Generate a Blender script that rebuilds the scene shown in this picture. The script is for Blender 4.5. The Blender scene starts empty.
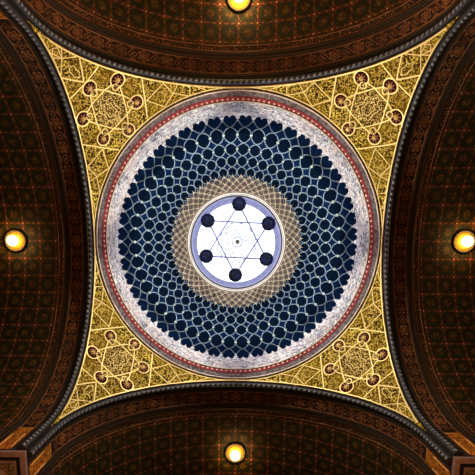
import bpy, math, random
from mathutils import Vector, Matrix
random.seed(7)
pi, sin, cos, sqrt = math.pi, math.sin, math.cos, math.sqrt
COL = bpy.context.scene.collection
ZS = 12.285            # springing height of the four arches
A = 5.0                # half width of the crossing, radius of the arches
RP = 5.0 * sqrt(2)     # radius of the pendentive sphere
ZD, RD = 17.63, 4.56   # dome centre height and radius
R2 = sqrt(2)

# ------------------------------------------------------------------ materials
class N:
    """Small wrapper for building node trees with plain expressions."""
    def __init__(s, name):
        s.m = bpy.data.materials.new(name); s.m.use_nodes = True
        s.t = s.m.node_tree; s.t.nodes.clear()
        s.out = s.t.nodes.new('ShaderNodeOutputMaterial')
    def put(s, sock, v):
        if hasattr(v, 'is_linked'): s.t.links.new(v, sock)
        elif isinstance(v, (tuple, list)) and len(v) == 3 and sock.type == 'RGBA': sock.default_value = (*v, 1)
        else: sock.default_value = v
    def op(s, o, a, b=0.0, c=None):
        n = s.t.nodes.new('ShaderNodeMath'); n.operation = o
        s.put(n.inputs[0], a); s.put(n.inputs[1], b)
        if c is not None: s.put(n.inputs[2], c)
        return n.outputs[0]
    def mix(s, f, a, b):
        n = s.t.nodes.new('ShaderNodeMix'); n.data_type = 'RGBA'
        s.put(n.inputs[0], f); s.put(n.inputs[6], a); s.put(n.inputs[7], b)
        return n.outputs[2]
    def coord(s, which='Object'):
        return s.t.nodes.new('ShaderNodeTexCoord').outputs[which]
    def uv(s):
        n = s.t.nodes.new('ShaderNodeSeparateXYZ'); s.t.links.new(s.coord('UV'), n.inputs[0])
        return n.outputs[0], n.outputs[1]
    def noise(s, scale, detail=2, rough=.5, co=None):
        n = s.t.nodes.new('ShaderNodeTexNoise'); s.t.links.new(co or s.coord(), n.inputs['Vector'])
        n.inputs['Scale'].default_value = scale; n.inputs['Detail'].default_value = detail
        n.inputs['Roughness'].default_value = rough
        return n.outputs[0]
    def voro(s, scale, feature='F1', co=None, out=0):
        n = s.t.nodes.new('ShaderNodeTexVoronoi'); n.feature = feature
        s.t.links.new(co or s.coord(), n.inputs['Vector']); n.inputs['Scale'].default_value = scale
        return n.outputs[out]
    def ramp(s, v, stops, interp='LINEAR'):
        n = s.t.nodes.new('ShaderNodeValToRGB'); n.color_ramp.interpolation = interp
        e = n.color_ramp.elements
        while len(e) < len(stops): e.new(.5)
        for el, (p, c) in zip(e, stops): el.position = p; el.color = (*c, 1)
        s.put(n.inputs[0], v); return n.outputs[0]
    def step(s, v, a, b):
        n = s.t.nodes.new('ShaderNodeMapRange'); n.clamp = True
        s.put(n.inputs[0], v); n.inputs[1].default_value = a; n.inputs[2].default_value = b
        return n.outputs[0]
    def bsdf(s, color, rough=.6, metal=0.0, bump=None, dist=.01, spec=.3):
        b = s.t.nodes.new('ShaderNodeBsdfPrincipled')
        s.put(b.inputs['Base Color'], color); s.put(b.inputs['Roughness'], rough)
        b.inputs['Metallic'].default_value = metal; b.inputs['Specular IOR Level'].default_value = spec
        if bump is not None:
            n = s.t.nodes.new('ShaderNodeBump'); n.inputs['Distance'].default_value = dist
            n.inputs['Strength'].default_value = .6; s.put(n.inputs['Height'], bump)
            s.t.links.new(n.outputs[0], b.inputs['Normal'])
        s.t.links.new(b.outputs[0], s.out.inputs[0]); return s.m
    def emit(s, color, strength):
        b = s.t.nodes.new('ShaderNodeEmission'); s.put(b.inputs[0], color); s.put(b.inputs[1], strength)
        s.t.links.new(b.outputs[0], s.out.inputs[0]); return s.m

def plain(name, c, rough=.6, metal=0.0, var=.25, scale=9, spec=.3):
    n = N(name); f = n.noise(scale, 3, .6)
    d = tuple(x * (1 - var) for x in c); l = tuple(min(1, x * (1 + var)) for x in c)
    return n.bsdf(n.ramp(f, [(.3, d), (.7, l)]), rough, metal, spec=spec)

M = {}
def speckle(name, cols, scale, bump=.01, rough=.5, metal=0.0, big=3.0, tint=None):
    n = N(name)
    v = n.voro(scale, out=1)                               # random colour per cell
    sx = n.t.nodes.new('ShaderNodeSeparateXYZ'); n.t.links.new(v, sx.inputs[0])
    c = n.ramp(sx.outputs[0], [((i + .0) / len(cols), k) for i, k in enumerate(cols)], 'CONSTANT')
    f = n.noise(scale * .55, 3, .7)
    c = n.mix(n.step(f, .35, .6), c, n.mix(.45, c, cols[0]))
    if tint: c = n.mix(n.op('MULTIPLY', n.step(n.noise(big, 2), .45, .65), .5), c, tint)
    return n.bsdf(c, rough, metal, bump=f, dist=bump)

def make_materials():
    # dome
    n = N('dome_blue'); a = n.noise(14, 3, .7); b = n.voro(22)
    c = n.ramp(a, [(.35, (.0010, .0033, .011)), (.65, (.0022, .0090, .034))])
    c = n.mix(n.step(b, .28, .1), c, (.004, .011, .026))
    M['blue'] = n.bsdf(c, .9, bump=b, dist=.01, spec=0)
    n = N('medallion_navy'); a = n.noise(30, 2, .7); b = n.voro(26)
    c = n.ramp(a, [(.4, (.0005, .0016, .0042)), (.62, (.0013, .0044, .0130))])
    c = n.mix(n.step(b, .26, .1), c, (.0045, .011, .020))
    M['navy'] = n.bsdf(c, .9, spec=0)
    M['rib_silver'] = plain('silver_rib', (.10, .135, .17), .7, var=.3, scale=6, spec=0)
    M['stud'] = plain('stud_pale', (.20, .23, .19), .5)
    n = N('silver_lace'); a = n.voro(14.5, out=1); sx = n.t.nodes.new('ShaderNodeSeparateXYZ'); n.t.links.new(a, sx.inputs[0])
    c = n.ramp(sx.outputs[0], [(0, (.035, .045, .09)), (.12, (.16, .17, .25)), (.30, (.34, .36, .46)), (.48, (.50, .50, .58)), (.66, (.25, .22, .29)), (.78, (.62, .62, .68)), (.92, (.40, .28, .32))], 'CONSTANT')
    c = n.mix(n.op('MULTIPLY', n.step(n.noise(2.2, 2), .5, .62), .35), c, (.60, .46, .44))
    M['lace'] = n.bsdf(c, .5, bump=sx.outputs[0], dist=.02)
    M['lace_edge'] = plain('lace_edge', (.66, .69, .76), .5)
    M['star_gold'] = speckle('star_band_bronze', [(.055, .038, .022), (.014, .010, .007), (.13, .10, .06), (.010, .006, .004), (.08, .058, .034), (.09, .032, .024)], 15)
    M['star_rib'] = plain('star_band_rib', (.25, .215, .165), .5, var=.4, spec=.1)
    M['white'] = plain('white_rim', (.70, .68, .66), .4, var=.04)
    M['rim_cream'] = plain('rim_cream', (.48, .45, .42), .5, var=.1)
    M['groove'] = plain('dark_groove', (.015, .015, .025), .6)
    # cornice
    M['cornice_grey'] = speckle('cornice_grey', [(.20, .18, .23), (.10, .09, .12), (.28, .25, .31), (.06, .05, .07)], 16)
    M['cornice_red'] = plain('cornice_red', (.34, .045, .075), .5, var=.35, scale=5)
    M['bead_white'] = plain('bead_white', (.86, .72, .72), .4)
    M['cornice_line'] = plain('cornice_line', (.90, .84, .86), .4, var=.1)
    # pendentives
    n = N('pendentive_gold'); a = n.noise(15, 3, .8); b = n.voro(11); d = n.noise(1.3, 2)
    c = n.ramp(a, [(.47, (.022, .009, .001)), (.50, (.15, .09, .005)), (.55, (.57, .42, .032)), (.60, (.98, .80, .18))])
    c = n.mix(n.step(b, .34, .22), c, (.045, .025, .004))
    c = n.mix(n.op('MULTIPLY', n.step(d, .45, .6), .45), c, (.26, .16, .008))
    M['gold'] = n.bsdf(c, .6, 0, bump=a, dist=.03, spec=.05)
    n = N('pendentive_fine'); a = n.noise(22, 2, .75); b = n.voro(20)
    c = n.ramp(a, [(.48, (.035, .018, .003)), (.53, (.36, .24, .045)), (.60, (.90, .72, .26))])
    c = n.mix(n.step(b, .25, .12), c, (.12, .07, .01))
    M['gold_fine'] = n.bsdf(c, .6, 0, bump=a, dist=.03, spec=.05)
    M['rib_gold'] = plain('rib_gold', (.95, .76, .33), .4, .1, var=.08)
    M['scroll'] = plain('scroll_gold', (.66, .47, .11), .5, 0, var=.4)
    M['maroon'] = plain('roundel_maroon', (.05, .011, .007), .7, var=.6, scale=16, spec=0)
    M['boss'] = plain('roundel_boss', (.76, .55, .21), .4, .2)
    M['petal'] = plain('roundel_petal', (.28, .12, .035), .45, .1)
    # arches
    M['rope_light'] = plain('rope_light', (.15, .17, .27), .4, var=.4, scale=4, spec=.5)
    M['rope_dark'] = plain('rope_dark', (.016, .015, .024), .5)
    M['arch_brown'] = plain('arch_brown', (.026, .014, .010), .5, var=.3)
    M['arch_black'] = plain('arch_black', (.006, .004, .005), .6)
    n = N('band_ground'); a = n.noise(16, 3, .7)
    M['band_ground'] = n.bsdf(n.ramp(a, [(.4, (.005, .0015, .0015)), (.62, (.026, .005, .004))]), .6)
    M['band_line'] = plain('band_line', (.30, .12, .045), .45, .1, var=.5, scale=1.3)
    n = N('base_panel_gold'); a = n.noise(14, 3, .8); b = n.voro(12)
    c = n.ramp(a, [(.38, (.08, .012, .004)), (.52, (.42, .13, .012)), (.66, (.78, .36, .05))])
    M['panel_gold'] = n.bsdf(n.mix(n.step(b, .3, .1), c, (.12, .03, .006)), .45, .1)
    M['panel_rail'] = plain('panel_rail', (.66, .36, .12), .4, .1)
    M['outer_brown'] = plain('outer_brown', (.022, .011, .008), .5, var=.3)
    # vault border
    n = N('vault_border'); b = n.voro(16); a = n.noise(5, 2)
    c = n.mix(n.step(b, .30, .14), (.018, .008, .005), (.60, .24, .07))
    M['vault_border'] = n.bsdf(c, .6)
    # vault field: trellis of medallions, flowers and leaf squares in the (arc, depth) grid
    n = N('vault_field'); U, V = n.uv()
    fr = lambda q: n.op('ABSOLUTE', n.op('SUBTRACT', n.op('FRACT', n.op('ADD', q, 100.5)), .5))
    cu, cv = fr(U), fr(V)
    hu, hv = n.op('SUBTRACT', .5, cu), n.op('SUBTRACT', .5, cv)
    ln = lambda p, q: n.op('SQRT', n.op('ADD', n.op('MULTIPLY', p, p), n.op('MULTIPLY', q, q)))
    sub = lambda p, q: n.op('SUBTRACT', p, q)
    ab = lambda p: n.op('ABSOLUTE', p)
    nz = n.noise(16, 3, .7)
    g = n.ramp(nz, [(.40, (.010, .004, .002)), (.54, (.075, .038, .005)), (.70, (.19, .105, .014))])
    dA, dB = ln(cu, cv), ln(hu, hv)
    d = n.op('MINIMUM', dA, dB)
    # medallion of each cell fades from gold brown to dark leaves at the rim
    fr2 = lambda q: n.op('ABSOLUTE', n.op('SUBTRACT', n.op('FRACT', n.op('ADD', n.op('MULTIPLY', q, 2), 100.5)), .5))
    eu, ev = fr2(U), fr2(V); dG = ln(eu, ev)
    g = n.mix(n.step(n.op('ADD', dG, n.op('MULTIPLY', nz, .25)), .48, .66), g, (.014, .006, .002))
    g = n.mix(n.op('MULTIPLY', n.step(ab(sub(dB, .36)), .10, .03), .85), g, (.007, .005, .003))
    gu, gv = n.op('SUBTRACT', .5, eu), n.op('SUBTRACT', .5, ev)
    g = n.mix(n.step(ln(gu, gv), .22, .14), g, (.012, .026, .006))
    tre = n.step(ab(sub(dA, dB)), .05, .02)
    g = n.mix(n.op('MULTIPLY', tre, .8), g, (.006, .004, .003))
    pet = n.op('MINIMUM', ln(sub(cu, .10), cv), ln(cu, sub(cv, .10)))
    g = n.mix(n.step(pet, .075, .05), g, (.09, .008, .006))
    g = n.mix(n.step(dA, .045, .025), g, (.70, .52, .38))
    dots = n.op('MINIMUM', ln(sub(cu, .27), cv), ln(cu, sub(cv, .27)))
    g = n.mix(n.step(dots, .045, .025), g, (.34, .07, .035))
    fine = n.op('MINIMUM', ab(cu), ab(cv))
    g = n.mix(n.op('MULTIPLY', n.step(fine, .02, .008), .22), g, (.20, .04, .02))
    M['vault_field'] = n.bsdf(g, .5, .1, bump=nz, dist=.005)
    # piers, walls, floor
    M['pier_frame'] = plain('pier_frame', (.22, .15, .17), .5)
    M['pier_red'] = plain('pier_red', (.10, .012, .008), .6)
    n = N('pier_pattern'); a = n.noise(18, 3, .8)
    M['pier_pattern'] = n.bsdf(n.ramp(a, [(.42, (.03, .02, .012)), (.52, (.16, .12, .06)), (.62, (.30, .24, .13))]), .5)
    M['wall'] = plain('wall_paint', (.045, .022, .014), .7)
    n = N('floor_stone'); a = n.voro(1.2, out=1)
    M['floor'] = n.bsdf(n.mix(.85, a, (.14, .10, .08)), .5)
    # lamps
    M['brass_dark'] = plain('brass_dark', (.008, .004, .002), .6, 0, spec=.1)
    M['reflector'] = plain('reflector_gold', (.055, .034, .004), .6, .0, var=.1, spec=0)
    n = N('lamp_glass'); 
    for nm, g_ in (('lamp_glass', 1.0), ('lamp_glass_bright', 2.2)):
        n = N(nm); tc = n.coord('Normal'); sx = n.t.nodes.new('ShaderNodeSeparateXYZ'); n.t.links.new(tc, sx.inputs[0])
        up = n.op('POWER', n.op('MAXIMUM', sx.outputs[2], 0.0), 2.0)      # frosted globe, upper half boosted to brighten the vault around it
        M[nm] = n.emit((1, .64, .22), n.op('MULTIPLY', n.op('ADD', n.op('MULTIPLY', up, 360.0), 7.0), g_))
    # oculus
    n = N('skylight_glass'); tc = n.coord()
    sx = n.t.nodes.new('ShaderNodeSeparateXYZ'); n.t.links.new(tc, sx.inputs[0])
    r = n.op('SQRT', n.op('ADD', n.op('MULTIPLY', sx.outputs[0], sx.outputs[0]), n.op('MULTIPLY', sx.outputs[1], sx.outputs[1])))
    ang = n.op('ARCTAN2', sx.outputs[1], sx.outputs[0])
    rr = n.op('ADD', r, n.op('MULTIPLY', n.op('COSINE', n.op('MULTIPLY', ang, 12)), .06))
    l1 = n.step(n.op('ABSOLUTE', n.op('SUBTRACT', rr, .42)), .06, .03)
    l2 = n.step(n.op('ABSOLUTE', n.op('SUBTRACT', rr, .86)), .06, .03)
    l3 = n.step(n.op('ABSOLUTE', n.op('SUBTRACT', rr, .62)), .05, .02)
    mk = n.op('MAXIMUM', n.op('MAXIMUM', l1, l2), l3)
    mk = n.op('MULTIPLY', mk, n.step(n.noise(6, 2), .42, .54))
    M['glass'] = n.emit(n.mix(mk, (.95, .98, 1.0), (.20, .25, .31)), 2.0)
    n = N('skylight_border'); a = n.noise(8, 2)
    M['glass_border'] = n.emit(n.ramp(a, [(.3, (.24, .25, .50)), (.7, (.38, .40, .68))]), 1.0)
    M['drum'] = plain('lantern_wall', (.20, .21, .42), .6)
    n = N('globe_glass'); a = n.voro(9)
    M['globe'] = n.bsdf(n.ramp(a, [(0, (.002, .006, .045)), (.6, (.0005, .001, .006))]), .6, 0, spec=.08)
    M['rod'] = plain('rod_steel', (.05, .06, .20), .4, .2)
    M['rod_dark'] = plain('pendant_bronze', (.06, .055, .04), .4, .3)
    M['pendant_glass'] = plain('pendant_glass', (.40, .45, .62), .3)

# ------------------------------------------------------------------ mesh helpers
class MB:
    def __init__(s): s.v = []; s.f = []; s.mi = []; s.uvs = []; s.mats = []
    def mat(s, k):
        if k not in s.mats: s.mats.append(k)
        return s.mats.index(k)
    def face(s, idx, m=0, uv=None): s.f.append(idx); s.mi.append(m); s.uvs.append(uv)
    def grid(s, fn, us, vs, mat, closed=False, flip=False, uvf=None):
        m = s.mat(mat); b = len(s.v); nv = len(vs)
        for u in us:
            for v in vs: s.v.append(Vector(fn(u, v)))
        nu = len(us)
        for i in range(nu if closed else nu - 1):
            j = (i + 1) % nu
            for k in range(nv - 1):
                q = [b + i*nv + k, b + j*nv + k, b + j*nv + k + 1, b + i*nv + k + 1]
                uv = None
                if uvf: uv = [uvf(us[i], vs[k]), uvf(us[j], vs[k]), uvf(us[j], vs[k+1]), uvf(us[i], vs[k+1])]
                if flip: q.reverse(); uv = uv[::-1] if uv else None
                s.face(q, m, uv)
    def ribbon(s, pts, nrm, w, h, mat, closed=False):
        """raised strip of trapezoid section along pts; nrm(p) = direction it stands out"""
        m = s.mat(mat); n = len(pts); b = len(s.v)
        for i, p in enumerate(pts):
            p = Vector(p)
            a = Vector(pts[(i-1) % n] if (closed or i > 0) else pts[i]); c = Vector(pts[(i+1) % n] if (closed or i < n-1) else pts[i])
            t = (c - a).normalized(); N_ = Vector(nrm(p)).normalized(); sd = t.cross(N_).normalized()
            s.v += [p - sd*w/2 - N_*.004, p - sd*w*.34 + N_*h, p + sd*w*.34 + N_*h, p + sd*w/2 - N_*.004]
        for i in range(n if closed else n - 1):
            j = (i + 1) % n
            for k in range(3):
                s.face([b + 4*i + k, b + 4*i + k + 1, b + 4*j + k + 1, b + 4*j + k], m)
        if not closed:
            s.face([b, b+3, b+2, b+1], m); e = b + 4*(n-1); s.face([e, e+1, e+2, e+3], m)
    def tube(s, pts, rad, mat, seg=8, caps=True, closed=False):
        m = s.mat(mat); n = len(pts); b = len(s.v); last = None
        for i, p in enumerate(pts):
            p = Vector(p)
            a = Vector(pts[(i-1) % n] if (closed or i > 0) else pts[i]); c = Vector(pts[(i+1) % n] if (closed or i < n-1) else pts[i])
            t = (c - a).normalized()
            if last is None: last = t.orthogonal().normalized()
            e = (last - t*last.dot(t)).normalized(); last = e; g = t.cross(e)
            r = rad(i) if callable(rad) else rad
            for k in range(seg):
                an = 2*pi*k/seg; s.v.append(p + e*(r*cos(an)) + g*(r*sin(an)))
        for i in range(n if closed else n-1):
            j = (i+1) % n
            for k in range(seg):
                l = (k+1) % seg
                s.face([b + i*seg + k, b + i*seg + l, b + j*seg + l, b + j*seg + k], m if not isinstance(mat, list) else 0)
        if caps and not closed:
            s.face([b + k for k in range(seg)][::-1], m); s.face([b + (n-1)*seg + k for k in range(seg)], m)
    def lathe(s, prof, mat, c=(0,0,0), axis=None, seg=24, ex=None, cap=False):
        """revolve (r, h) profile about axis through c (h along axis)"""
        c = Vector(c); ax = Vector(axis or (0,0,1)).normalized(); e = (Vector(ex) if ex else ax.orthogonal()).normalized(); g = ax.cross(e)
        m = s.mat(mat); b = len(s.v); n = len(prof)
        for i in range(seg):
            an = 2*pi*i/seg; d = e*cos(an) + g*sin(an)
            for r, h in prof: s.v.append(c + d*r + ax*h)
        for i in range(seg):
            j = (i+1) % seg
            for k in range(n-1): s.face([b+i*n+k, b+j*n+k, b+j*n+k+1, b+i*n+k+1], m)
    def ball(s, c, r, mat, seg=10, rings=6, sq=1.0, nrm=None):
        pr = [(max(1e-4, r*sin(pi*k/rings)), -r*sq*cos(pi*k/rings)) for k in range(rings+1)]
        s.lathe(pr, mat, c, nrm, seg)
    def box(s, x0, x1, y0, y1, z0, z1, mat):
        m = s.mat(mat); b = len(s.v)
        for x in (x0, x1):
            for y in (y0, y1):
                for z in (z0, z1): s.v.append(Vector((x, y, z)))
        for q in ([0,1,3,2],[4,6,7,5],[0,4,5,1],[2,3,7,6],[0,2,6,4],[1,5,7,3]): s.face([b+i for i in q], m)
    def build(s, name, parent=None, origin=(0,0,0), smooth=True):
        me = bpy.data.meshes.new(name); o = Vector(origin)
        me.from_pydata([tuple(v - o) for v in s.v], [], s.f)
        for k in s.mats: me.materials.append(M[k])
        me.polygons.foreach_set('material_index', s.mi)
        if smooth: me.polygons.foreach_set('use_smooth', [True]*len(s.f))
        if any(u for u in s.uvs):
            l = me.uv_layers.new(name='UVMap'); k = 0
            for f, u in zip(s.f, s.uvs):
                for i in range(len(f)):
                    if u: l.data[k].uv = u[i]
                    k += 1
        me.update(); ob = bpy.data.objects.new(name, me); COL.objects.link(ob)
        if smooth:
            try: me.set_sharp_from_angle(angle=math.radians(38))
            except Exception: pass
        if parent: ob.parent = parent
        else: ob.location = o
        return ob

def tag(o, label=None, cat=None, group=None, kind=None):
    for k, v in (('label', label), ('category', cat), ('group', group), ('kind', kind)):
        if v: o[k] = v
    return o
def root(name, loc, label, cat, group=None):
    o = bpy.data.objects.new(name, None); COL.objects.link(o); o.location = loc; o.empty_display_size = .3
    return tag(o, label, cat, group)
def copy_tree(o, parent=None):
    c = o.copy(); COL.objects.link(c)
    if parent: c.parent = parent
    for ch in list(o.children): copy_tree(ch, c)
    return c
def quarter(o, k, label):
    """copy of a thing turned k quarter turns about the axis of the dome"""
    c = copy_tree(o); r = Matrix.Rotation(k*pi/2, 4, 'Z')
    c.location = r @ o.location; c.rotation_euler = (0, 0, k*pi/2); c['label'] = label
    return c
lin = lambda a, b, n: [a + (b-a)*i/(n-1) for i in range(n)]

# ------------------------------------------------------------------ dome
NP = 48; DL = 2*pi/NP
def D(th, ph, h=0.0):
    r = RD - h; return Vector((r*sin(th)*cos(ph), r*sin(th)*sin(ph), ZD + r*cos(th)))
dn = lambda p: Vector((0,0,ZD)) - p
XR = [1.1927, .9965, .858, .7405, .636]
TO = .4753

def make_dome():
    t = root('dome', (0,0,ZD), 'blue dome with silver lattice ringed by pale lace and a bronze star band', 'dome')
    OR = (0,0,ZD)
    mb = MB(); mb.grid(lambda u, v: D(v, u), lin(0, 2*pi, 193)[:-1], lin(TO - .01, 1.5675, 40), 'blue', closed=True); mb.build('dome_shell', t, OR)
    # navy medallions inside the circles
    mb = MB()
    rows = []
    for j in range(4):
        rows.append((XR[j+1], XR[j]))
    for k in range(NP):
        c = (k + .5)*DL
        for (a, b) in rows:
            m = mb.mat('navy'); base = len(mb.v); cen = (a+b)/2
            mb.v.append(D(cen, c, .012)); n = 16
            for i in range(n):
                an = 2*pi*i/n; mb.v.append(D(cen + (b-a)*.45*cos(an), c + DL*.45*sin(an), .010))
            for i in range(n): mb.face([base, base+1+i, base+1+(i+1) % n], m)
    mb.build('medallions', t, OR)
    # lattice: crossing curves
    mb = MB(); wob = lambda u: .55*sqrt(max(0, 1-(2*u-1)**2)) + .45*sin(pi*u)
    for k in range(NP):
        c = (k + .5)*DL
        for sg in (-1, 1):
            pts = []
            for i in range(9):                      # half cell against the lace
                u = i/8; pts.append(D(1.335 - (1.335 - XR[0])*u, c + sg*DL/2*wob(.5 + u/2), .012))
            for j in range(4):
                for i in range(1, 13):
                    u = i/12; pts.append(D(XR[j] + (XR[j+1]-XR[j])*u, c + sg*DL/2*wob(u), .012))
            for i in range(1, 7):
                u = i/12; pts.append(D(XR[4] - .09*u, c + sg*DL/2*wob(u), .012))
            mb.ribbon(pts, dn, .036, .022, 'rib_silver')
        for j in range(4):
            mb.ball(D((XR[j]+XR[j+1])/2, k*DL, .02), [.062, .050, .042, .035][j], 'stud', 8, 5, .5, dn(D(1, k*DL)))
    tag(mb.build('lattice', t, OR), 'silver ribs crossing in rings with pale studs')
    # lace border with leaf edge
    def edge(p):    # p in [-.5,.5], 0 = centre of a blue cell
        a = abs(p)
        if a > .40: return 1.335 - (a-.40)/.10*.065
        return 1.335 + .045*sin(pi*((a/.4) % 1))**.6
    mb = MB(); per = 20; us = [(i/per)*DL for i in range(NP*per)]
    def f(u, v):
        p = (u/DL) % 1 - .5
        e = edge(p)
        th = e + (1.5675 - e)*v; return D(th, u, .05 if v < 1 else .03)
    mb.grid(f, us, [0, .15, .4, .7, 1], 'lace', closed=True)
    mb.grid(lambda u, v: D(edge((u/DL) % 1 - .5), u, .05*v), us, [0, 1], 'lace_edge', closed=True)
    # leaf curls on the lace: small rosettes in two rows
    for k in range(NP):
        for (th, ph, r) in ((1.41, k*DL, .10), (1.475, (k+.5)*DL, .085), (1.34, k*DL, .055)):
            n_ = 10; mb.ribbon([D(th + r/RD*(1+.25*cos(5*a))*cos(a), ph + r/RD*(1+.25*cos(5*a))*sin(a)/sin(th), .05) for a in [2*pi*i/20 for i in range(20)]], dn, .022, .012, 'lace_edge', True)
    tag(mb.build('lace_border', t, OR), 'silvery lace border with leaf edge')
    # bronze star band
    mb = MB(); per = 12; us = [(i/per)*DL for i in range(NP*per)]
    def e2(p):
        a = abs(p)
        if a < .17: return .680 - a/.17*.075
        return .605 + max(0, a-.27)/.23*.045
    mb.grid(lambda u, v: D(TO + (e2((u/DL) % 1 - .5) - TO)*v, u, .05), us, [0, .3, .6, .85, 1], 'star_gold', closed=True, flip=True)
    mb.grid(lambda u, v: D(e2((u/DL) % 1 - .5), u, .05*v), us, [0, 1], 'star_rib', closed=True)
    lev = [.655, .612, .575, .540, .508]
    for k in range(NP):
        for sg in (-1, 1):
            for st in (0,):
                pts = [D(lv, (k + .5 + sg*(.0 if i % 2 == 0 else .5))*DL, .052) for i, lv in enumerate(lev)]
                mb.ribbon(pts, dn, .028, .02, 'star_rib')
                if sg == 1:
                    for i, q in enumerate(pts[1:]): mb.ball(q, (.058, .052, .046, .042)[i], 'star_rib', 6, 4, .4, dn(q))
        mb.ball(D(.652, (k+.5)*DL, .06), .05, 'star_rib', 6, 4, .5, dn(D(.6, (k+.5)*DL)))
        for i, rr in ((1, .055), (2, .05), (3, .042)):
            a_ = (k + (.5 if i % 2 else 0))*DL; mb.ball(D(lev[i], a_, .05), rr, 'groove', 7, 4, .35, dn(D(lev[i], a_)))
    for th in (.498,):
        mb.ribbon([D(th, 2*pi*i/144, .052) for i in range(144)], dn, .022, .015, 'star_rib', True)
    tag(mb.build('star_band', t, OR), 'bronze band ending in 48 small points')
    # oculus rim
    mb = MB()
    mb.lathe([(2.105, 21.62), (2.10, 21.57), (2.06, 21.56), (2.055, 21.58)], 'rim_cream', seg=96)
    mb.lathe([(2.055, 21.58), (2.055, 21.62), (2.035, 21.62), (2.035, 21.58)], 'groove', seg=96)
    mb.lathe([(2.035, 21.58), (2.03, 21.57), (2.005, 21.57), (2.00, 21.60)], 'rim_cream', seg=96)
    mb.lathe([(2.00, 21.59), (1.995, 21.63), (1.95, 21.63), (1.945, 21.70)], 'groove', seg=96)
    mb.lathe([(1.945, 21.70), (1.95, 22.2), (1.95, 23.02)], 'drum', seg=96)
    mb.build('oculus_rim', t, OR)
    return t

def make_cornice():
    t = root('ring_cornice', (0,0,17.33), 'ring cornice of grey, red and white beaded bands under the dome', 'cornice'); O = (0,0,17.33)
    L = lambda prof, mat, name, lab=None: None
    mb = MB(); mb.lathe([(4.975, 17.34), (4.965, 17.31), (4.935, 17.31), (4.93, 17.34)], 'groove', seg=192)
    mb.lathe([(4.93, 17.34), (4.92, 17.325), (4.895, 17.325), (4.885, 17.35)], 'cornice_line', seg=192)
    mb.build('outer_fillet', t, O)
    mb = MB(); mb.lathe([(4.885, 17.35), (4.86, 17.36), (4.82, 17.385), (4.745, 17.43)], 'cornice_grey', seg=192)
    for i in range(150):
        a = 2*pi*i/150
        P = lambda r, z, da: Vector((r*cos(a+da), r*sin(a+da), z))
        mb.ribbon([P(4.875, 17.35, 0), P(4.745, 17.43, .018)], lambda p: (-p.x, -p.y, -2.5), .03, .012, 'cornice_grey')
    mb.build('grey_band', t, O)
    mb = MB(); mb.lathe([(4.745, 17.43), (4.74, 17.42), (4.725, 17.425), (4.61, 17.50)], 'cornice_red', seg=192)
    mb.build('red_band', t, O)
    mb = MB()
    for i in range(168):
        a = 2*pi*i/168; mb.ball((4.672*cos(a), 4.672*sin(a), 17.462), .036, 'bead_white', 8, 5, .7, (-cos(a), -sin(a), -1))
    tag(mb.build('bead_row', t, O), 'row of white beads')
    mb = MB(); mb.lathe([(4.615, 17.50), (4.61, 17.47), (4.585, 17.475), (4.583, 17.50)], 'white', seg=192); mb.lathe([(4.585, 17.50), (4.565, 17.55), (4.535, 17.64)], 'lace', seg=192)
    mb.build('inner_fillet', t, O)
    return t

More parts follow.
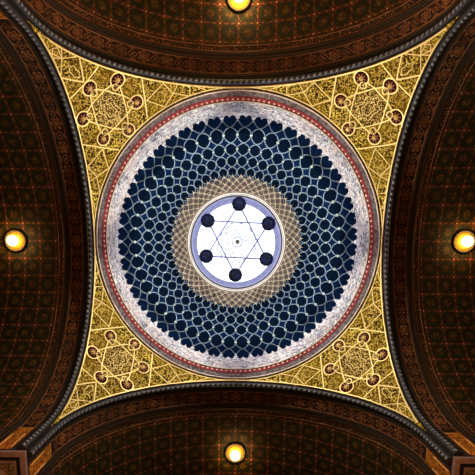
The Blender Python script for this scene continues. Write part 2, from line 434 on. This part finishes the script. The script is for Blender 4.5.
# ------------------------------------------------------------------ pendentive (quadrant +x +y)
def S(u, v, h=0.0):
    x, y = (u+v)/R2, (u-v)/R2
    r2 = min(x*x + y*y, 50); p = Vector((x, y, sqrt(50 - r2)))
    return p*((RP - h)/RP) + Vector((0,0,ZS))
sn = lambda p: Vector((0,0,ZS)) - p
def make_pendentive():
    loc = Vector((A - .05, A - .05, ZS)); t = root('pendentive', loc, '', 'pendentive', 'gilded pendentives under the dome')
    mb = MB(); vs = lin(-3.5355, 3.5355, 81)
    mb.grid(lambda v, w: S(sqrt(4.96**2 - v*v) + (min(7.0711 - abs(v), 7.0705) - sqrt(4.96**2 - v*v))*w, v), vs, lin(0, 1, 22), 'gold')
    mb.build('curved_field', t, loc)
    # hexagonal inner field
    hx = [(6.08,-.285), (5.742,-.60), (5.42,-.32), (5.42,.32), (5.742,.60), (6.08,.285)]
    mb = MB(); m = mb.mat('gold_fine'); b = len(mb.v); mb.v.append(S(5.745, 0, .012)); ring = []
    for i in range(6):
        p, q = hx[i], hx[(i+1) % 6]
        for j in range(6): ring.append((p[0] + (q[0]-p[0])*j/6, p[1] + (q[1]-p[1])*j/6))
    for sc in (.5, 1):
        for p in ring: mb.v.append(S(5.745 + (p[0]-5.745)*sc, p[1]*sc, .012))
    n = len(ring)
    for i in range(n):
        j = (i+1) % n; mb.face([b, b+1+i, b+1+j], m); mb.face([b+1+i, b+1+n+i, b+1+n+j, b+1+j], m)
    mb.build('hexagon_field', t, loc)
    # ribs
    mb = MB()
    def line(pts, w=.045, h=.022, mat='rib_gold', n=10, closed=False):
        out = []
        q = pts + ([pts[0]] if closed else [])
        for i in range(len(q)-1):
            for j in range(n): out.append(S(q[i][0] + (q[i+1][0]-q[i][0])*j/n, q[i][1] + (q[i+1][1]-q[i][1])*j/n))
        if not closed: out.append(S(*q[-1]))
        mb.ribbon(out, sn, w, h, mat, closed)
    Bc, Ac, Cc, Dc, Ec, Fc = (6.293,0), (6.01,-.785), (6.01,.785), (5.43,-.79), (5.14,0), (5.43,.79)
    def sl(pts):    # star line between two roundels, stopped at their rims
        q = [list(p) for p in pts]
        for e, nx in ((0, 1), (-1, -2)):
            a, b_ = S(*pts[e]), S(*pts[nx]); f = .24/(a-b_).length
            q[e] = [pts[e][i] + (pts[nx][i]-pts[e][i])*f for i in (0,1)]
        line([tuple(p) for p in q])
    sl([Bc, hx[0], hx[1], Dc]); sl([Ac, hx[1], hx[2], Ec]); sl([Ac, hx[0], hx[5], Cc])
    sl([Bc, hx[5], hx[4], Fc]); sl([Cc, hx[4], hx[3], Ec]); sl([Dc, hx[2], hx[3], Fc])
    line([(6.395,-.665), (6.395,.665)], .05)
    for s in (-1, 1):
        line([(6.42, 0), (6.675, s*.385)], .05)
        line([(6.87, s*.19), (6.68, -s*.38)], .035)
        line([(6.92, 0), (6.868, s*.19)], .03)
        line([(6.80, 0), (6.92, s*.13)], .03)
        line([(5.66, s*1.40), (4.98, s*.70)], .05)
        line([(5.27, s*1.06), (5.20, s*1.80), (4.86, s*1.86), (4.83, s*1.38), (5.27, s*1.06)], .035)
        line([(4.86, s*1.86), (4.90, s*2.14), (4.62, s*2.38), (4.47, s*2.22), (4.86, s*1.86)], .03)
        line([(4.62, s*2.38), (4.60, s*2.45), (4.25, s*2.70), (4.18, s*2.72)], .03)
        # scrolls
        for (u, v, r) in ((5.05,1.5,.13),(4.95,1.72,.09),(5.0,2.0,.07),(6.25,.38,.13),(5.75,1.05,.14),(6.56,.28,.08),(5.28,.42,.13),(5.05,.42,.1),(5.45,1.25,.1),(4.68,2.1,.08)):
            rr = [(u + r*(1+.22*cos(6*a))*cos(a)*.75, s*v + r*(1+.22*cos(6*a))*sin(a)) for a in [2*pi*i/28 for i in range(28)]]
            line(rr, .022, .014, 'scroll', n=1, closed=True)
        # edge ribs: along the arch and along the cornice
        line([(7.06 - abs(v) - .012, s*v) for v in lin(.012, 3.53, 40)], .055, .03, n=2)
        line([(sqrt(4.995**2 - v*v), s*v) for v in lin(0, 3.53, 40)], .035, .02, n=2)
    for (u, v, r) in ((6.60,0,.10), (5.745,0,.27), (5.745,0,.16)):
        line([(u + r*(1+.16*cos(6*a))*cos(a)*.9, r*(1+.16*cos(6*a))*sin(a)) for a in [2*pi*i/36 for i in range(36)]], .022, .014, n=1, closed=True)
    tag(mb.build('ribs', t, loc), 'raised cream gold ribs forming a six pointed star')
    # roundels
    cen = S(5.745, 0)
    for (u, v), rad in ((Bc, .235), (Ac, .235), (Cc, .235), (Dc, .225), (Fc, .225), (Ec, .215)):
        c = S(u, v); nn = sn(c).normalized(); ex = (cen - c); ex = (ex - nn*ex.dot(nn)).normalized()
        mb = MB()
        mb.lathe([(rad+.02, -.01), (rad+.012, .035), (rad-.02, .035), (rad-.03, .012)], 'rib_gold', c, nn, 28, ex)
        mb.lathe([(rad-.03, .012), (rad*.5, .03), (.001, .035)], 'maroon', c, nn, 28, ex)
        # keyhole crescent turned to the hexagon
        k = c + ex*(rad*.95)
        mb.lathe([(.12, .0), (.115, .034), (.09, .034), (.085, .01)], 'rib_gold', k, nn, 20, ex)
        mb.lathe([(.085, .036), (.001, .042)], 'gold_fine', k, nn, 20, ex)
        ob = mb.build('roundel', t, loc)
        bb = MB(); bb.ball(c + nn*.03, .08, 'boss', 10, 6, .6, nn)
        for i in range(8):
            a = pi*i/4 + .3; d = ex*cos(a) + nn.cross(ex)*sin(a)
            bb.ribbon([c + nn*.034 + d*.07, c + nn*.038 + d*.105, c + nn*.034 + d*.15], lambda p: nn, .035, .012, 'petal')
        b_ = bb.build('boss', ob, loc)
    return t

# ------------------------------------------------------------------ arch (side +x), s = arc from the apex, d = depth
HL = A*pi/2; ST = 1.40
def P(s, d, h=0.0):
    r = A - h
    if abs(s) <= HL: return Vector((d, r*sin(s/A), ZS + r*cos(s/A)))
    return Vector((d, math.copysign(r, s), ZS - (abs(s) - HL)))
def pn(p):
    q = Vector((0, -p.y, max(0, ZS - p.z) if p.z < ZS else ZS - p.z))
    if p.z < ZS: q = Vector((0, -p.y, 0))
    return q
SS = lin(-HL-ST, -HL, 6)[:-1] + lin(-HL, HL, 81) + lin(HL, HL+ST, 6)[1:]
def make_arch():
    loc = Vector((5.5, 0, ZS - ST)); t = root('arch', loc, '', 'arch', 'patterned arches carrying the dome')
    prof = lambda pr, mat, mb: mb.grid(lambda s, i: P(s, *pr[int(i)]), SS, list(range(len(pr))), mat)
    # rope moulding
    mb = MB(); n = 168; tot = 2*(HL + ST - .03)
    pts = []; 
    for i in range(n*4+1): pts.append(P(-tot/2 + tot*i/(n*4), 5.125, .02))
    mb.tube(pts, .088, 'rope_dark', 10)
    nb = 98
    for i in range(nb):
        q = [P(-tot/2 + tot*(i + .12 + .76*j/6)/nb, 5.10 + .04*j/6, .075) for j in range(7)]
        mb.tube(q, lambda j: [.012, .040, .048, .05, .048, .040, .012][j], 'rope_light', 7)
    tag(mb.build('rope_molding', t, loc), 'blue grey rope moulding')
    mb = MB(); prof([(5.005, .0), (5.03, .0), (5.22, .0), (5.235, .03), (5.30, .03), (5.31, .0)], 'arch_black', mb)
    prof([(5.31, 0), (5.315, .035), (5.37, .035), (5.385, .012)], 'arch_brown', mb); mb.build('inner_molding', t, loc)
    mb = MB(); prof([(5.385, .008), (5.6, .006), (5.815, .008)], 'band_ground', mb); mb.build('band_field', t, loc)
    # pattern of knots and lozenges
    mb = MB(); NPER = 20; pit = 2*HL/NPER; d0 = 5.60
    def dl(q, w=.014, closed=True): mb.ribbon([P(s, d, .008) for s, d in q], pn, w, .01, 'band_line', closed)
    for d in (5.405, 5.795): dl([(s, d) for s in lin(-HL, HL, 120)], .020, False)
    for k in range(-10, 11):
        s0 = k*pit
        if abs(s0) > HL - .1: continue
        dl([(s0 + (.165+.045*cos(6*a))*sin(a), d0 + (.140+.030*cos(6*a))*cos(a)) for a in [2*pi*i/36 for i in range(36)]])
        dl([(s0 + .075*sin(a), d0 + .065*cos(a)) for a in [2*pi*i/12 for i in range(12)]], .012)
        for q in range(6):
            a = q*pi/3; dl([(s0 + r*sin(a), d0 + r*cos(a)*.85) for r in (.0, .1, .2)], .011, False)
    for k in range(-10, 10):
        s0 = (k + .5)*pit
        for off in (-.075, .075): dl([(s0+off-.085, d0), (s0+off, d0+.075), (s0+off+.085, d0), (s0+off, d0-.075)], .017)
        for sg in (-1, 1):
            dl([(s0-.12, d0+sg*.185), (s0, d0+sg*.10), (s0+.12, d0+sg*.185)], .014, False)
            dl([(s0-.06, d0+sg*.185), (s0, d0+sg*.14), (s0+.06, d0+sg*.185)], .012, False)
    tag(mb.build('band_tracery', t, loc), 'orange brown knots and lozenges')
    # gold panels at the foot
    for sg in (-1, 1):
        mb = MB(); ss = lin(sg*(HL + .02), sg*(HL + ST), 6)
        mb.grid(lambda s, d: P(s, d, .022), ss, [5.39, 5.6, 5.81], 'panel_gold')
        for d in (5.44, 5.76): mb.ribbon([P(s, d, .022) for s in lin(sg*(HL+.45), sg*(HL+ST-.1), 5)], pn, .035, .02, 'panel_rail')
        mb.ribbon([P(sg*(HL+.03), d, .022) for d in (5.40, 5.5, 5.6, 5.7, 5.80)], pn, .04, .015, 'panel_rail')
        tag(mb.build('foot_panel', t, loc), 'orange gold panel at the foot of the arch')
    mb = MB(); prof([(5.815, .008), (5.82, .05), (5.89, .05), (5.90, .02), (5.93, .02), (5.94, .04), (6.03, .04), (6.06, -.0)], 'outer_brown', mb)
    mb.build('outer_molding', t, loc)
    return t

def make_vault():
    loc = Vector((8.5, 0, ZS)); t = root('barrel_vault', loc, '', 'vault', 'painted barrel vaults behind the arches')
    ss = lin(-HL, HL, 81); uvf = lambda s, d: (s/.604, (d - 6.35)/.555)
    mb = MB(); mb.grid(lambda s, d: P(s, d, -.01), ss, lin(6.26, 10.9, 20), 'vault_field', uvf=uvf)
    mb.build('vault_shell', t, loc)
    mb = MB(); mb.grid(lambda s, i: P(s, *[(6.04, -.01), (6.05, .0), (6.25, 0), (6.26, -.01)][int(i)]), ss, [0,1,2,3], 'vault_border')
    for d in (6.075, 6.235): mb.ribbon([P(s, d, 0) for s in lin(-HL, HL, 160)], pn, .022, .008, 'band_line')
    mb.build('border_strip', t, loc)
    return t

def make_pier():
    loc = Vector((5.9, 5.9, -1.6)); t = root('corner_pier', loc, '', 'pier', 'square piers under the corners of the crossing')
    zt = ZS - ST
    mb = MB(); q = lambda a, b, z0, z1, m: mb.box(a, b, a, b, z0, z1, m)
    q(5.01, 6.9, zt-.02, zt+.0, 'pier_frame'); q(5.0, 6.9, zt-.07, zt-.02, 'pier_frame')
    # underside steps: frame, black groove, pattern strip, red field
    def ringbox(a0, a1, z0, z1, m):
        b1 = 11.9 - a1; b0 = 11.9 - a0
        mb.box(a0, b0, a0, a1, z0, z1, m); mb.box(a0, b0, b1, b0, z0, z1, m)
        mb.box(a0, a1, a1, b1, z0, z1, m); mb.box(b1, b0, a1, b1, z0, z1, m)
    ringbox(5.0, 5.05, zt-.13, zt-.07, 'pier_frame'); ringbox(5.05, 5.14, zt-.10, zt-.07, 'pier_frame')
    ringbox(5.14, 5.24, zt-.08, zt-.07, 'arch_black'); ringbox(5.24, 5.29, zt-.11, zt-.07, 'pier_frame')
    ringbox(5.29, 5.47, zt-.09, zt-.07, 'pier_pattern'); ringbox(5.47, 5.50, zt-.11, zt-.07, 'pier_frame')
    ringbox(5.50, 5.95, zt-.09, zt-.07, 'pier_red')
    mb.build('capital', t, loc, smooth=False)
    mb = MB(); mb.lathe([(.50, -1.6), (.50, -1.3), (.40, -1.15), (.36, -1.05), (.34, 9.9), (.42, 10.1), (.40, 10.2), (.55, 10.6), (.60, zt-.11), (.60, zt-.075)], 'pier_frame', (5.95, 5.95, 0), seg=24)
    mb.build('column', t, loc)
    return t

def make_lamp():
    loc = Vector((7.77, 0, ZS + A)); zc = ZS + A + .005; t = root('ceiling_lamp', loc, '', 'lamp', 'round ceiling lamps in the vaults')
    c = (7.77, 0, 0)
    mb = MB(); mb.lathe([(.425, zc), (.42, zc-.02), (.39, zc-.04), (.355, zc-.04), (.33, zc-.02), (.325, zc)], 'brass_dark', c, seg=36)
    mb.build('rim', t, loc)
    mb = MB(); mb.lathe([(.33, zc-.014), (.28, zc-.018), (.12, zc-.02), (.001, zc-.02)], 'reflector', c, seg=36); mb.build('reflector', t, loc)
    mb = MB(); mb.lathe([(.03, zc-.02), (.03, zc-.07)], 'brass_dark', c, seg=10); mb.build('lamp_holder', t, loc)
    mb = MB(); mb.ball((7.77, 0, zc-.245), .19, 'lamp_glass', 24, 14, .95); tag(mb.build('globe', t, loc), 'glowing globe')
    return t

def make_star():
    SC = Vector((.03, -.10, 20.3)); R = 1.42
    t = root('hanging_star', SC, 'six pointed star of thin rods with dark blue globes hanging in the oculus', 'hanging star')
    pos = [SC + Vector((R*cos(a), R*sin(a), 0)) for a in [math.radians(-87.4 + 60*k) for k in range(6)]]
    for k in range(6):
        mb = MB(); p = pos[k]
        mb.ball(p, .285, 'globe', 16, 10)
        for i in range(10):          # faceted leaves that make the outline slightly jagged
            a = 2*pi*i/10
            mb.ball(p + Vector((.24*cos(a), .24*sin(a), 0)), .06, 'globe', 6, 4)
        tag(mb.build('globe', t, SC), None)
    for k in range(6):
        a, b = pos[k], pos[(k+2) % 6]
        dv = (b-a).normalized(); mb = MB(); z = Vector((0,0,.03*(k % 2)))
        mb.tube([a + dv*.2 + z, b - dv*.2 + z], .030, 'rod', 6); mb.build('rod', t, SC)
    for k in range(6):
        mb = MB(); p = pos[k]; mb.tube([p + Vector((0,0,.2)), Vector((p.x, p.y, 22.99))], .008, 'rod', 5); mb.build('suspension_wire', t, SC)
    return t

def make_pendant():
    c = Vector((.05, -.04, 21.2)); t = root('pendant', c, 'tiny bronze and glass pendant at the centre of the white skylight', 'pendant')
    mb = MB(); mb.lathe([(.001, 21.08), (.07, 21.12), (.10, 21.2), (.07, 21.29), (.02, 21.34), (.012, 21.40), (.012, 22.99)], 'rod_dark', (c.x, c.y, 0), seg=14); mb.build('finial', t, c)
    mb = MB(); mb.lathe([(.19, 21.46), (.25, 21.5), (.25, 21.53), (.18, 21.56)], 'pendant_glass', (c.x, c.y, 0), seg=18)
    for i in range(6):
        a = 2*pi*i/6; mb.tube([c + Vector((0,0,.32)), c + Vector((  .25*cos(a), .25*sin(a), .32))], .008, 'pendant_glass', 5)
    mb.build('glass_ring', t, c)
    return t

make_materials()
make_dome(); make_cornice()
pn0 = make_pendentive(); ar0 = make_arch(); va0 = make_vault(); pi0 = make_pier(); la0 = make_lamp()
# k quarter turns from +x (photo right) towards +y (photo bottom)
corner = ['bottom right', 'bottom left', 'top left', 'top right']
side = ['right', 'bottom', 'left', 'top']
for k in range(4):
    L = 'gilded pendentive with star ribs and maroon roundels in the %s corner of the photo' % corner[k]
    if k == 0: pn0['label'] = L
    else: quarter(pn0, k, L)
    L = 'square pier capital with framed underside in the %s corner of the photo' % corner[k]
    if k == 0: pi0['label'] = L
    else: quarter(pi0, k, L)
    L = 'dark arch with knot band and rope moulding on the %s side of the dome' % side[k]
    if k == 0: ar0['label'] = L
    else: quarter(ar0, k, L)
    L = 'dark painted vault with flower trellis on the %s side of the photo' % side[k]
    if k == 0: va0['label'] = L
    else: quarter(va0, k, L)
    L = 'glowing round ceiling lamp with dark rim in the %s vault' % side[k]
    if k == 0: la0['label'] = L
    else:
        c = quarter(la0, k, L)
        if k == 3:
            c.location.y += .14
            g = [o for o in c.children if o.name.startswith('globe')][0]; g.data = g.data.copy(); g.data.materials[0] = M['lamp_glass_bright']
make_star(); make_pendant()

# skylight
mb = MB(); mb.lathe([(1.80, 23.0), (1.2, 23.0), (.6, 23.0), (.001, 23.0)], 'glass', seg=96)
w = mb.build('window_1', None, (0,0,23.0)); tag(w, 'round white skylight glass at the top of the dome', 'window', None, 'structure')
mb = MB(); mb.lathe([(1.96, 22.99), (1.80, 22.99)], 'glass_border', seg=96); b_ = mb.build('painted_border', w, (0,0,23.0)); b_['label'] = 'lavender glass border'
mb = MB(); mb.lathe([(1.815, 22.99), (1.81, 22.975), (1.80, 22.975), (1.795, 22.99)], 'rod', seg=96); mb.build('window_frame', w, (0,0,23.0))

# walls of the four arms and the floor (mostly outside the picture)
for k, nm in enumerate(('wall_right', 'wall_bottom', 'wall_left', 'wall_top')):
    mb = MB(); r = Matrix.Rotation(k*pi/2, 4, 'Z')
    mb.box(6.95, 11.0, 5.01, 5.15, -1.6, ZS, 'wall'); mb.box(6.95, 11.0, -5.15, -5.01, -1.6, ZS, 'wall')
    mb.box(6.06, 6.95, 5.01, 5.15, ZS-ST+.005, ZS, 'wall'); mb.box(6.06, 6.95, -5.15, -5.01, ZS-ST+.005, ZS, 'wall'); mb.box(10.9, 11.05, -5.0, 5.0, -1.6, ZS + A + .1, 'wall')
    mb.v = [r @ v for v in mb.v]; tag(mb.build(nm, None, (0,0,0), smooth=False), kind='structure')
mb = MB(); mb.box(-11.1, 11.1, -11.1, 11.1, -1.75, -1.6, 'floor'); tag(mb.build('floor', None, (0,0,-1.6), smooth=False), kind='structure')

# ------------------------------------------------------------------ lights
def spot(loc, aim, e, ang, col, rad=.15, blend=.6):
    l = bpy.data.lights.new('cornice_floodlight', 'SPOT'); l.energy = e; l.spot_size = math.radians(ang); l.spot_blend = blend
    l.color = col; l.shadow_soft_size = rad
    o = bpy.data.objects.new('cornice_floodlight', l); COL.objects.link(o); o.location = loc
    o.rotation_euler = (Vector(aim) - Vector(loc)).to_track_quat('-Z', 'Y').to_euler(); return o
for k in range(8):          # on the cornice, turned up into the dome
    a = pi/8 + k*pi/4
    spot((4.2*cos(a), 4.2*sin(a), 17.2), (0, 0, 21.3), 700*(1 - .25*sin(a)), 97, (1, .97, .93), blend=.12)
for k in range(4):          # on the cornice, turned across to the pendentives
    a = pi/4 + k*pi/2
    spot((4.3*cos(a), 4.3*sin(a), 17.2), (-4*cos(a)*R2, -4*sin(a)*R2, 15.6), 3000, 50, (1, .92, .66), blend=.35)
# low warm lamps on the piers
for k in range(4):
    a = pi/4 + k*pi/2
    l = bpy.data.lights.new('pier_lamp', 'POINT'); l.energy = 38; l.color = (1, .62, .32); l.shadow_soft_size = .1
    o = bpy.data.objects.new('pier_lamp', l); COL.objects.link(o); o.location = (5.6*cos(a), 5.6*sin(a), 5.0)

    l = bpy.data.lights.new('foot_lamp', 'POINT'); l.energy = 100; l.color = (1, .42, .12); l.shadow_soft_size = .08
    o = bpy.data.objects.new('foot_lamp', l); COL.objects.link(o); o.location = (5.9*cos(a), 5.9*sin(a), 9.3)
l = bpy.data.lights.new('top_arch_fill', 'POINT'); l.energy = 550; l.color = (1, .46, .16); l.shadow_soft_size = .15  # added unseen warm light that brightens the top arch and its vault
o = bpy.data.objects.new('top_arch_fill', l); COL.objects.link(o); o.location = (0, -6.0, 10.0)

w = bpy.data.worlds.new('World'); bpy.context.scene.world = w; w.use_nodes = True
w.node_tree.nodes['Background'].inputs[0].default_value = (.5, .6, .8, 1); w.node_tree.nodes['Background'].inputs[1].default_value = .02

# ------------------------------------------------------------------ camera
f = 489.94; R = [Vector(( .99960, -.00224, .02821)), Vector((.00710, .98563, -.16906)), Vector((-.02742, .16919, .98520))]
def rotm(rx, ry, rz):
    X = Matrix.Rotation(rx, 3, 'X'); Y = Matrix.Rotation(ry, 3, 'Y'); Z = Matrix.Rotation(rz, 3, 'Z'); return Z @ Y @ X
R = rotm(.1700, .0284, .0071)
cam = bpy.data.cameras.new('Camera'); co = bpy.data.objects.new('Camera', cam); COL.objects.link(co)
rt, dnw, fw = R[0], R[1], R[2]
m = Matrix(((rt[0], -dnw[0], -fw[0], -.1231), (rt[1], -dnw[1], -fw[1], .2938), (rt[2], -dnw[2], -fw[2], 0), (0,0,0,1)))
co.matrix_world = m
cam.sensor_width = 36; cam.lens = f/475*36; cam.shift_x = 18.684/475; cam.shift_y = 96.30/475
cam.clip_end = 200
sc = bpy.context.scene; sc.camera = co
sc.view_settings.view_transform = 'Standard'; sc.view_settings.look = 'None'; sc.view_settings.gamma = 1; sc.view_settings.exposure = 0
sc.view_settings.use_curve_mapping = False
